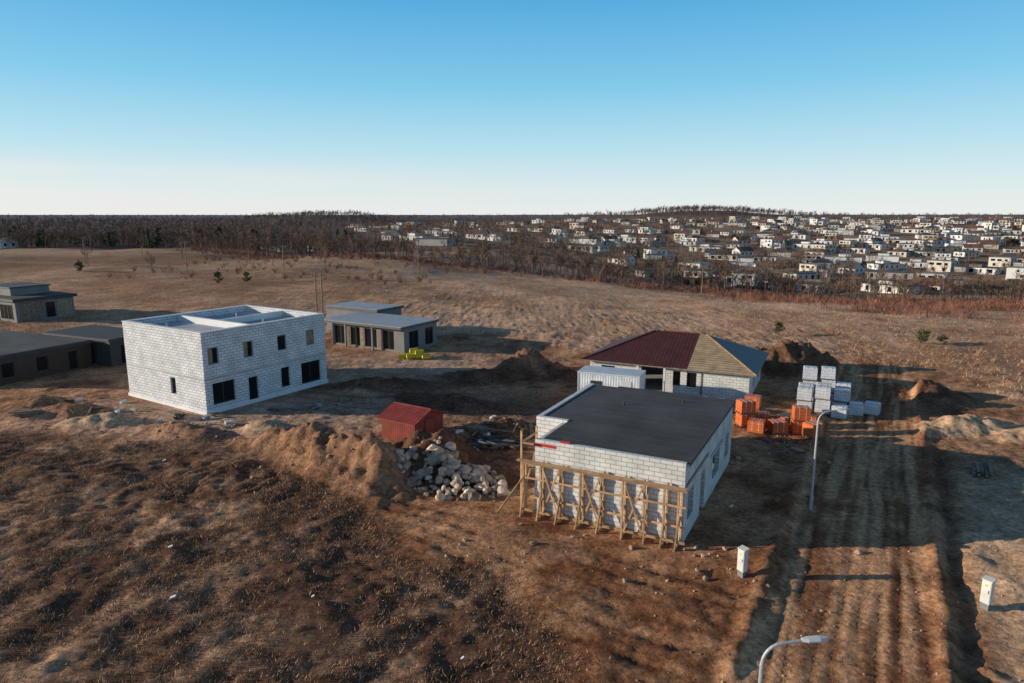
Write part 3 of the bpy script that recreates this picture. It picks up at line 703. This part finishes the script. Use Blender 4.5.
TVf=[baretree(8,4,2,tw=.13) for _ in range(5)]
TVff=[baretree(7,3,1,tw=.32) for _ in range(4)]
BV=[bush(16,tw=.06) for _ in range(5)]
SV=[bush(12,H=2.8,tw=.05,sp=1.5) for _ in range(6)]
pl=[(-150,330),(-110,298),(-60,272),(-10,258),(35,250),(85,243),(135,232),(200,225),(260,225)]
P_=[]
for i in range(len(pl)-1):
    (ax,ay),(bx,by)=pl[i],pl[i+1];d=math.hypot(bx-ax,by-ay);n=int(d/.7)
    for k in range(n):
        t=random.random();P_.append((ax+(bx-ax)*t+random.gauss(0,3),ay+(by-ay)*t+random.gauss(4,9),random.uniform(.35,1.0)*(1.2 if random.random()<.12 else 1)))
place('bare_tree_row',TV,withz(P_),'bark')
P_=[]
for i in range(900):
    t=random.random();x=-150+t*400;y=np.interp(x,[p[0] for p in pl],[p[1] for p in pl])-abs(random.gauss(0,11));P_.append((x,y,random.uniform(.5,1.2)))
for i in range(150):
    P_.append((random.uniform(-110,-20),random.uniform(170,260),random.uniform(.4,.9)))
place('shrub_thicket',BV,withz(P_),'barkred')
xx=rng.uniform(35,180,3000);yy=rng.uniform(96,230,3000);fk=fbm(xx/9,yy/9,201,3); P_=[]
for x,y,f in zip(xx,yy,fk):
    lim=np.interp(x,[35,55,70,90],[205,150,112,98])
    if y<lim or f<.56-.0012*(y-lim): continue
    P_.append((x,y,rng.uniform(.45,1.15)))
place('sapling_thicket',SV,withz(P_),'barkred')
P_=[]
for i in range(1000):
    y=330+abs(random.gauss(0,75));x=random.uniform(-.85*y-20,np.interp(y,[270,350,500,950],[-60,-85,-130,-200]));P_.append((x,y+12*math.sin(x/40),random.uniform(.55,1.15)))
place('bare_woodland',TVf,withz(P_),'bark')
P_=[]
for i in range(1300):
    y=random.uniform(520,1400);x=random.uniform(-.85*y-20,np.interp(y,[350,500,950],[-100,-140,-210]));P_.append((x,y,random.uniform(.75,1.2)))
for i in range(800):
    P_.append((random.uniform(-250,1100),random.uniform(1040,1350),random.uniform(.6,1.0)))
for i in range(650):
    P_.append((random.gauss(330,95),random.gauss(1170,60),random.uniform(.9,1.3)))
for i in range(350):
    P_.append((random.gauss(-330,75),random.gauss(1200,60),random.uniform(.9,1.3)))
for i in range(1000):
    y=random.uniform(1600,3200);x=random.uniform(-.85*y,.85*y);P_.append((x,y,random.uniform(1.0,1.6)))
place('distant_woodland',TVff,withz(P_),'farwood')
P_=[(-63,232,.8),(-56,205,.9),(-75,215,.7),(-92,240,.8),(-48,240,.7),(-34,236,.8),(-120,250,.9),(-100,190,.6),(-130,210,.7),(-140,260,.9),(-84,262,1),(-165,270,1),(85,200,.6),(100,190,.5),(120,205,.7),(95,215,.7),(130,180,.5)]
for (x,y,s) in P_: place('bare_tree',TV,withz([(x,y,s)]),'bark')

def pine(x,y,h):
    o=[];tr=[]
    seg(tr,(0,0,-.2),(0,0,h*.8),h*.03,.01,6)
    for i in range(26):
        z=h*rng.uniform(.12,.95);R=h*.45*math.sin(math.pi*min(1,.18+.8*z/h))**.7;a=rng.uniform(0,6.28);r=R*rng.uniform(.5,1.05)
        tip=np.array([math.cos(a)*r,math.sin(a)*r,z+r*.25]);base=np.array([0,0,z*.85]);seg(tr,base,tip,.02,0,1)
        for k in range(34):
            t=rng.uniform(.4,1.1);p=base+(tip-base)*t+rng.normal(0,h*.03,3);s=h*.04*rng.uniform(.5,1.4)
            o.append((p+rng.normal(0,s,3),p+rng.normal(0,s,3),p+rng.normal(0,s,3)))
    e=bpy.data.objects.new('pine_tree',None);S.collection.objects.link(e);e.location=(x,y,tz(x,y))
    a=np.array(o).reshape(-1,3);c=trimesh('needles',a,np.arange(len(a)).reshape(-1,3),M['bushgreen']);c.parent=e
    a=np.array(tr).reshape(-1,3);c=trimesh('trunk',a,np.arange(len(a)).reshape(-1,3),M['trunk']);c.parent=e
for (x,y,h) in ((-70.5,164,2.8),(-66,170,2.5),(-120,190,3),(38,96,1.9),(54.5,89,2.1),(56.5,88,1.5)): pine(x,y,h)
def pole(x,y,h):
    p=MB();p.tube([(0,0,-.3),(0,0,h)],[.15,.1],'oldwood',8);p.beam((-.8,0,h-.5),(.8,0,h-.5),.12,.14,'oldwood')
    for dx in(-.6,0,.6): p.tube([(dx,0,h-.44),(dx,0,h-.25)],[.04,.03],'white',6)
    group('utility_pole',(x,y,tz(x,y)),20,{'pole':p})
for (x,y,h) in ((-30,104,7.8),(-33,118,7.8),(-60,180,9),(-95,200,9),(-26,190,9),(-140,225,9),(60,215,9),(110,210,9)): pole(x,y,h)

# ------------------------------------------------ town
walls=[mat('house_wall_a',(.72,.71,.68),.85,.06,.3),mat('house_wall_b',(.62,.57,.49),.85,.06,.3),mat('house_wall_c',(.38,.37,.36),.85,.1,.3),mat('house_wall_d',(.78,.78,.77),.85,.05,.3),mat('house_wall_e',(.20,.13,.08),.8,.2,.6),mat('house_wall_f',(.10,.10,.105),.8,.2,.6)]
roofs=[mat('house_roof_dark',(.08,.078,.08),.8,.2,.5),mat('house_roof_brown',(.15,.08,.062),.8,.2,.5),mat('house_roof_grey',(.24,.235,.23),.8,.2,.5)]
def house(kind,wi,wi2,ri):
    M['hw']=walls[wi];M['hw2']=walls[wi2];M['hr']=roofs[ri]
    b=MB();u=random.uniform
    def wins(x0,x1,y,z,n,hh=1.4):
        for i in range(n):
            c=x0+(x1-x0)*(i+.5)/n;ww=random.choice([.5,.7,1.1])
            b.box(c-ww,c+ww,y-.04,y-.003,z,z+hh,'glass')
    def winside(xf,y0,y1,z,n,sg):
        for i in range(n):
            c=y0+(y1-y0)*(i+.5)/n
            if sg>0:b.box(xf+.003,xf+.04,c-.6,c+.6,z,z+1.4,'glass')
            else:b.box(xf-.04,xf-.003,c-.6,c+.6,z,z+1.4,'glass')
    if kind==0:
        W=u(9,12);D=u(8,10)
        b.box(0,W,0,D,-2.5,5.6,'hw');b.box(-.15,W+.15,-.15,D+.15,5.6,5.8,'hr');wins(.5,W-.5,0,.8,2,1.6);wins(.5,W-.5,0,3.6,3,1.2)
        winside(W,.5,D-.5,3.6,2,1);winside(0,.5,D-.5,3.6,2,-1);winside(0,.5,D-.5,.8,1,-1)
        b.box(W+.26,W+6,1.5,D-.5,-2.5,3.0,'hw2');b.box(W+.27,W+6.3,1.2,D-.2,3.0,3.2,'hr');b.box(W+1,W+5,1.46,1.497,0,2.3,'hr')
        if random.random()<.4: b.box(.3,W*.45,-.06,-.045,.3,5.5,'hw2')
    elif kind==1:
        W=u(15,20);D=u(8,10);b.box(0,W,0,D,-2.5,3.1,'hw');b.box(-.4,W+.4,-.5,D+.4,3.1,3.4,'hr');wins(.5,W-.5,0,.4,4,2.0);winside(0,.5,D-.5,.8,2,-1);winside(W,.5,D-.5,.8,2,1)
        if random.random()<.5: b.box(W*.3,W*.62,1.5,D-1,3.41,4.7,'hw2');b.box(W*.3-.2,W*.62+.2,1.3,D-.8,4.7,4.9,'hr')
    elif kind==2:
        W=u(10,13);D=u(8,9);H_=random.choice([3.0,3.0,5.0]);b.box(0,W,0,D,-2.5,H_,'hw');z=H_;zr=H_+2.5
        b.poly([(-.5,-.5,z-.3),(W+.5,-.5,z-.3),(W+.5,D/2,zr),(-.5,D/2,zr)],'hr');b.poly([(W+.5,D+.5,z-.3),(-.5,D+.5,z-.3),(-.5,D/2,zr),(W+.5,D/2,zr)],'hr')
        b.poly([(W,0,z),(W,D,z),(W,D/2,zr-.1)],'hw');b.poly([(0,D,z),(0,0,z),(0,D/2,zr-.1)],'hw');wins(.5,W-.5,0,.8,3)
        if H_>4: wins(.5,W-.5,0,3.2,3)
        winside(0,.5,D-.5,1,2,-1);winside(W,.5,D-.5,1,2,1);b.box(W*.6,W*.6+.8,D/2+.3,D/2+1.1,zr-1,zr+.9,'hw2')
    elif kind==3:
        W=u(11,15);D=u(9,11);z=2.9;b.box(0,W,0,D,-2.5,z,'hw');zr=z+2.1;r0=D/2;r1=W-D/2
        a,c,d,e=-.6,W+.6,-.6,D+.6
        b.poly([(a,d,z),(c,d,z),(r1,D/2,zr),(r0,D/2,zr)],'hr');b.poly([(c,e,z),(a,e,z),(r0,D/2,zr),(r1,D/2,zr)],'hr');b.poly([(a,e,z),(a,d,z),(r0,D/2,zr)],'hr');b.poly([(c,d,z),(c,e,z),(r1,D/2,zr)],'hr')
        wins(.5,W-.5,0,.6,3,1.7);winside(0,.5,D-.5,.9,2,-1);winside(W,.5,D-.5,.9,2,1)
    else:
        W=u(10,12);D=9;b.box(0,W+4,0,D,-2.5,2.9,'hw2');b.box(-.2,W+4.2,-.2,D+.2,2.9,3.1,'hr');b.box(1.5,W,1.0,D-.5,3.11,5.6,'hw');b.box(1.2,W+.2,.6,D-.2,5.6,5.8,'hr')
        wins(.5,W+3.5,0,.5,3,2.0);wins(2,W-.5,1.0,3.6,3,1.3);winside(1.5,1.5,D-1,3.6,2,-1);winside(0,.5,D-.5,.8,2,-1)
    c=(W/2,D/2) ; b.v=[Vector((p[0]-c[0],p[1]-c[1],p[2])) for p in b.v]
    return b.mesh('suburban_house')
HV=[house(k,wi,wj,ri) for (k,wi,wj,ri) in ((0,0,3,2),(0,3,0,0),(0,1,2,2),(1,0,3,0),(1,2,4,0),(1,3,0,2),(1,1,4,0),(1,3,4,0),(2,0,5,0),(2,1,5,1),(2,3,0,1),(3,1,5,1),(3,0,5,0),(3,2,5,0),(4,3,0,0),(4,0,2,2),(4,1,4,0),(1,0,3,0),(1,3,3,2))]
hp=[]
y=268
while y<960:
    x0=np.interp(y,[240,270,350,500,950],[80,50,-25,-110,-230]); x=x0+random.uniform(0,15)
    while x<.8*y+50:
        px=x+random.uniform(-5,5);py=y+random.uniform(-9,9)
        right=float(ss(0,.45,px/py))
        if random.random()<.38+.44*right and fbm(np.array([px/50]),np.array([py/50]),300,2)[0]>.36-.10*right: hp.append((px,py))
        x+=random.uniform(20,29)
    y+=random.uniform(26,33)
for (px,py) in hp:
    o=bpy.data.objects.new('suburban_house',random.choice(HV));S.collection.objects.link(o)
    o.location=(px,py,tz(px,py)+.3);o.rotation_euler=(0,0,math.radians(random.choice([-28,-28,-50,-40,-60,-200,20])+random.uniform(-6,6)));s=random.uniform(.88,1.1);o.scale=(s,s,s)
for (px,py) in ((-115,345),(-122,352),(-255,345),(-100,360)):
    o=bpy.data.objects.new('suburban_house',HV[8]);S.collection.objects.link(o);o.location=(px,py,tz(px,py)+.3);o.rotation_euler=(0,0,-.4)
P_=[]
for (px,py) in hp:
    for k in range(3): P_.append((px+random.uniform(-17,17),py-random.uniform(7,16),random.uniform(.35,.95)))
for i in range(1500):
    y=random.uniform(265,900);x0=np.interp(y,[240,270,350,500,950],[80,45,-25,-110,-230]);x=x0+abs(random.gauss(0,.45))*(.8*y-x0)
    P_.append((x,y,random.uniform(.5,1.1)))
place('town_garden_trees',TVf,withz(P_),'bark')
o=[]
for i in range(150):
    z=rng.uniform(.05,1)*5;R=1.5*(1-z/5.3);a=rng.uniform(0,6.28);r=R*rng.uniform(.4,1);p=np.array([math.cos(a)*r,math.sin(a)*r,z]);o.append((p+rng.normal(0,.35,3),p+rng.normal(0,.35,3),p+rng.normal(0,.35,3)))
cv=[np.array(o).reshape(-1,3)]
P_=[]
for (px,py) in random.sample(hp,80): P_.append((px+random.uniform(-12,12),py-random.uniform(6,12),random.uniform(.5,1.3)))
for i in range(60):
    y=340+abs(random.gauss(0,60));P_.append((random.uniform(-.8*y,-90),y,random.uniform(1.0,1.9)))
place('garden_conifers',cv,withz(P_),'conifer')
b=MB()
for (px,py) in hp:
    if py<520 and random.random()<.35:
        a=math.radians(-28+random.uniform(-10,10));L_=random.uniform(6,10);dx,dy=math.cos(a),math.sin(a);yy=py-10
        b.beam((px-dx*L_,yy-dy*L_,tz(px-dx*L_,yy-dy*L_)+.6),(px+dx*L_,yy+dy*L_,tz(px+dx*L_,yy+dy*L_)+.6),.08,1.3,random.choice(['oldwood','darkcl','greyrender']))
b.obj('garden_fence')

# ------------------------------------------------ light, sky, camera
EL=math.radians(12)
sun=bpy.data.lights.new('sun','SUN'); sun.energy=5; sun.angle=math.radians(.5); sun.color=(1,.86,.68)
so=bpy.data.objects.new('sun',sun);S.collection.objects.link(so)
sv=Vector((-math.cos(EL),0,math.sin(EL)));so.rotation_euler=sv.to_track_quat('Z','Y').to_euler();so.location=(-60,0,60)
W=bpy.data.worlds.new('World');S.world=W;W.use_nodes=True;N=W.node_tree.nodes;L=W.node_tree.links
sk=N.new('ShaderNodeTexSky');sk.sky_type='NISHITA';sk.sun_disc=False;sk.sun_elevation=EL;sk.sun_rotation=math.radians(-90);sk.altitude=100
sk.air_density=1.0;sk.dust_density=.3;sk.ozone_density=2.5
ST=.12
tc=N.new('ShaderNodeTexCoord');sp=N.new('ShaderNodeSeparateXYZ');L.new(tc.outputs['Generated'],sp.inputs[0])
cr=N.new('ShaderNodeValToRGB');L.new(sp.outputs['Z'],cr.inputs['Fac'])
stops=[(0,(.86,.90,.90)),(.035,(.74,.86,.90)),(.09,(.50,.78,.90)),(.17,(.23,.62,.88)),(.28,(.085,.42,.78)),(.40,(.05,.15,.32)),(1,(.045,.055,.11))]
e=cr.color_ramp.elements
e[0].position=0;e[0].color=(*stops[0][1],1);e[1].position=1;e[1].color=(*stops[-1][1],1)
for p,c in stops[1:-1]:
    q=e.new(p);q.color=(*c,1)
mp=N.new('ShaderNodeMapping');mp.inputs['Scale'].default_value=(2.2,2.2,26);L.new(tc.outputs['Generated'],mp.inputs[0])
cn=N.new('ShaderNodeTexNoise');cn.inputs['Scale'].default_value=1.6;cn.inputs['Detail'].default_value=6;L.new(mp.outputs[0],cn.inputs['Vector'])
def mr(src,a,b,c,d):
    r=N.new('ShaderNodeMapRange');r.interpolation_type='SMOOTHSTEP';r.inputs['From Min'].default_value=a;r.inputs['From Max'].default_value=b;r.inputs['To Min'].default_value=c;r.inputs['To Max'].default_value=d;L.new(src,r.inputs['Value']);return r.outputs[0]
def mul(a,b):
    m=N.new('ShaderNodeMath');m.operation='MULTIPLY';L.new(a,m.inputs[0]);L.new(b,m.inputs[1]);return m.outputs[0]
fac=mul(mul(mr(cn.outputs['Fac'],.35,.65,.3,.9),mr(sp.outputs['Z'],.03,.085,1,0)),mr(sp.outputs['X'],.15,-.55,.05,.8))
mx=N.new('ShaderNodeMix');mx.data_type='RGBA';L.new(fac,mx.inputs['Factor']);L.new(cr.outputs[0],mx.inputs['A']);mx.inputs['B'].default_value=(.88,.86,.86,1)
sc_=N.new('ShaderNodeVectorMath');sc_.operation='SCALE';sc_.inputs['Scale'].default_value=1/ST;L.new(mx.outputs['Result'],sc_.inputs[0])
m2=N.new('ShaderNodeMix');m2.data_type='RGBA';m2.inputs['Factor'].default_value=.12;L.new(sc_.outputs[0],m2.inputs['A']);L.new(sk.outputs[0],m2.inputs['B'])
bg=N['Background'];bg.inputs['Strength'].default_value=ST;L.new(m2.outputs['Result'],bg.inputs['Color'])
cam=bpy.data.cameras.new('camera');cam.lens=24;cam.sensor_width=36;cam.clip_end=12000;cam.clip_start=.1
co=bpy.data.objects.new('camera',cam);S.collection.objects.link(co);co.location=(0,0,17);co.rotation_euler=(math.radians(79.35),0,0);S.camera=co
print('houses',len(hp))
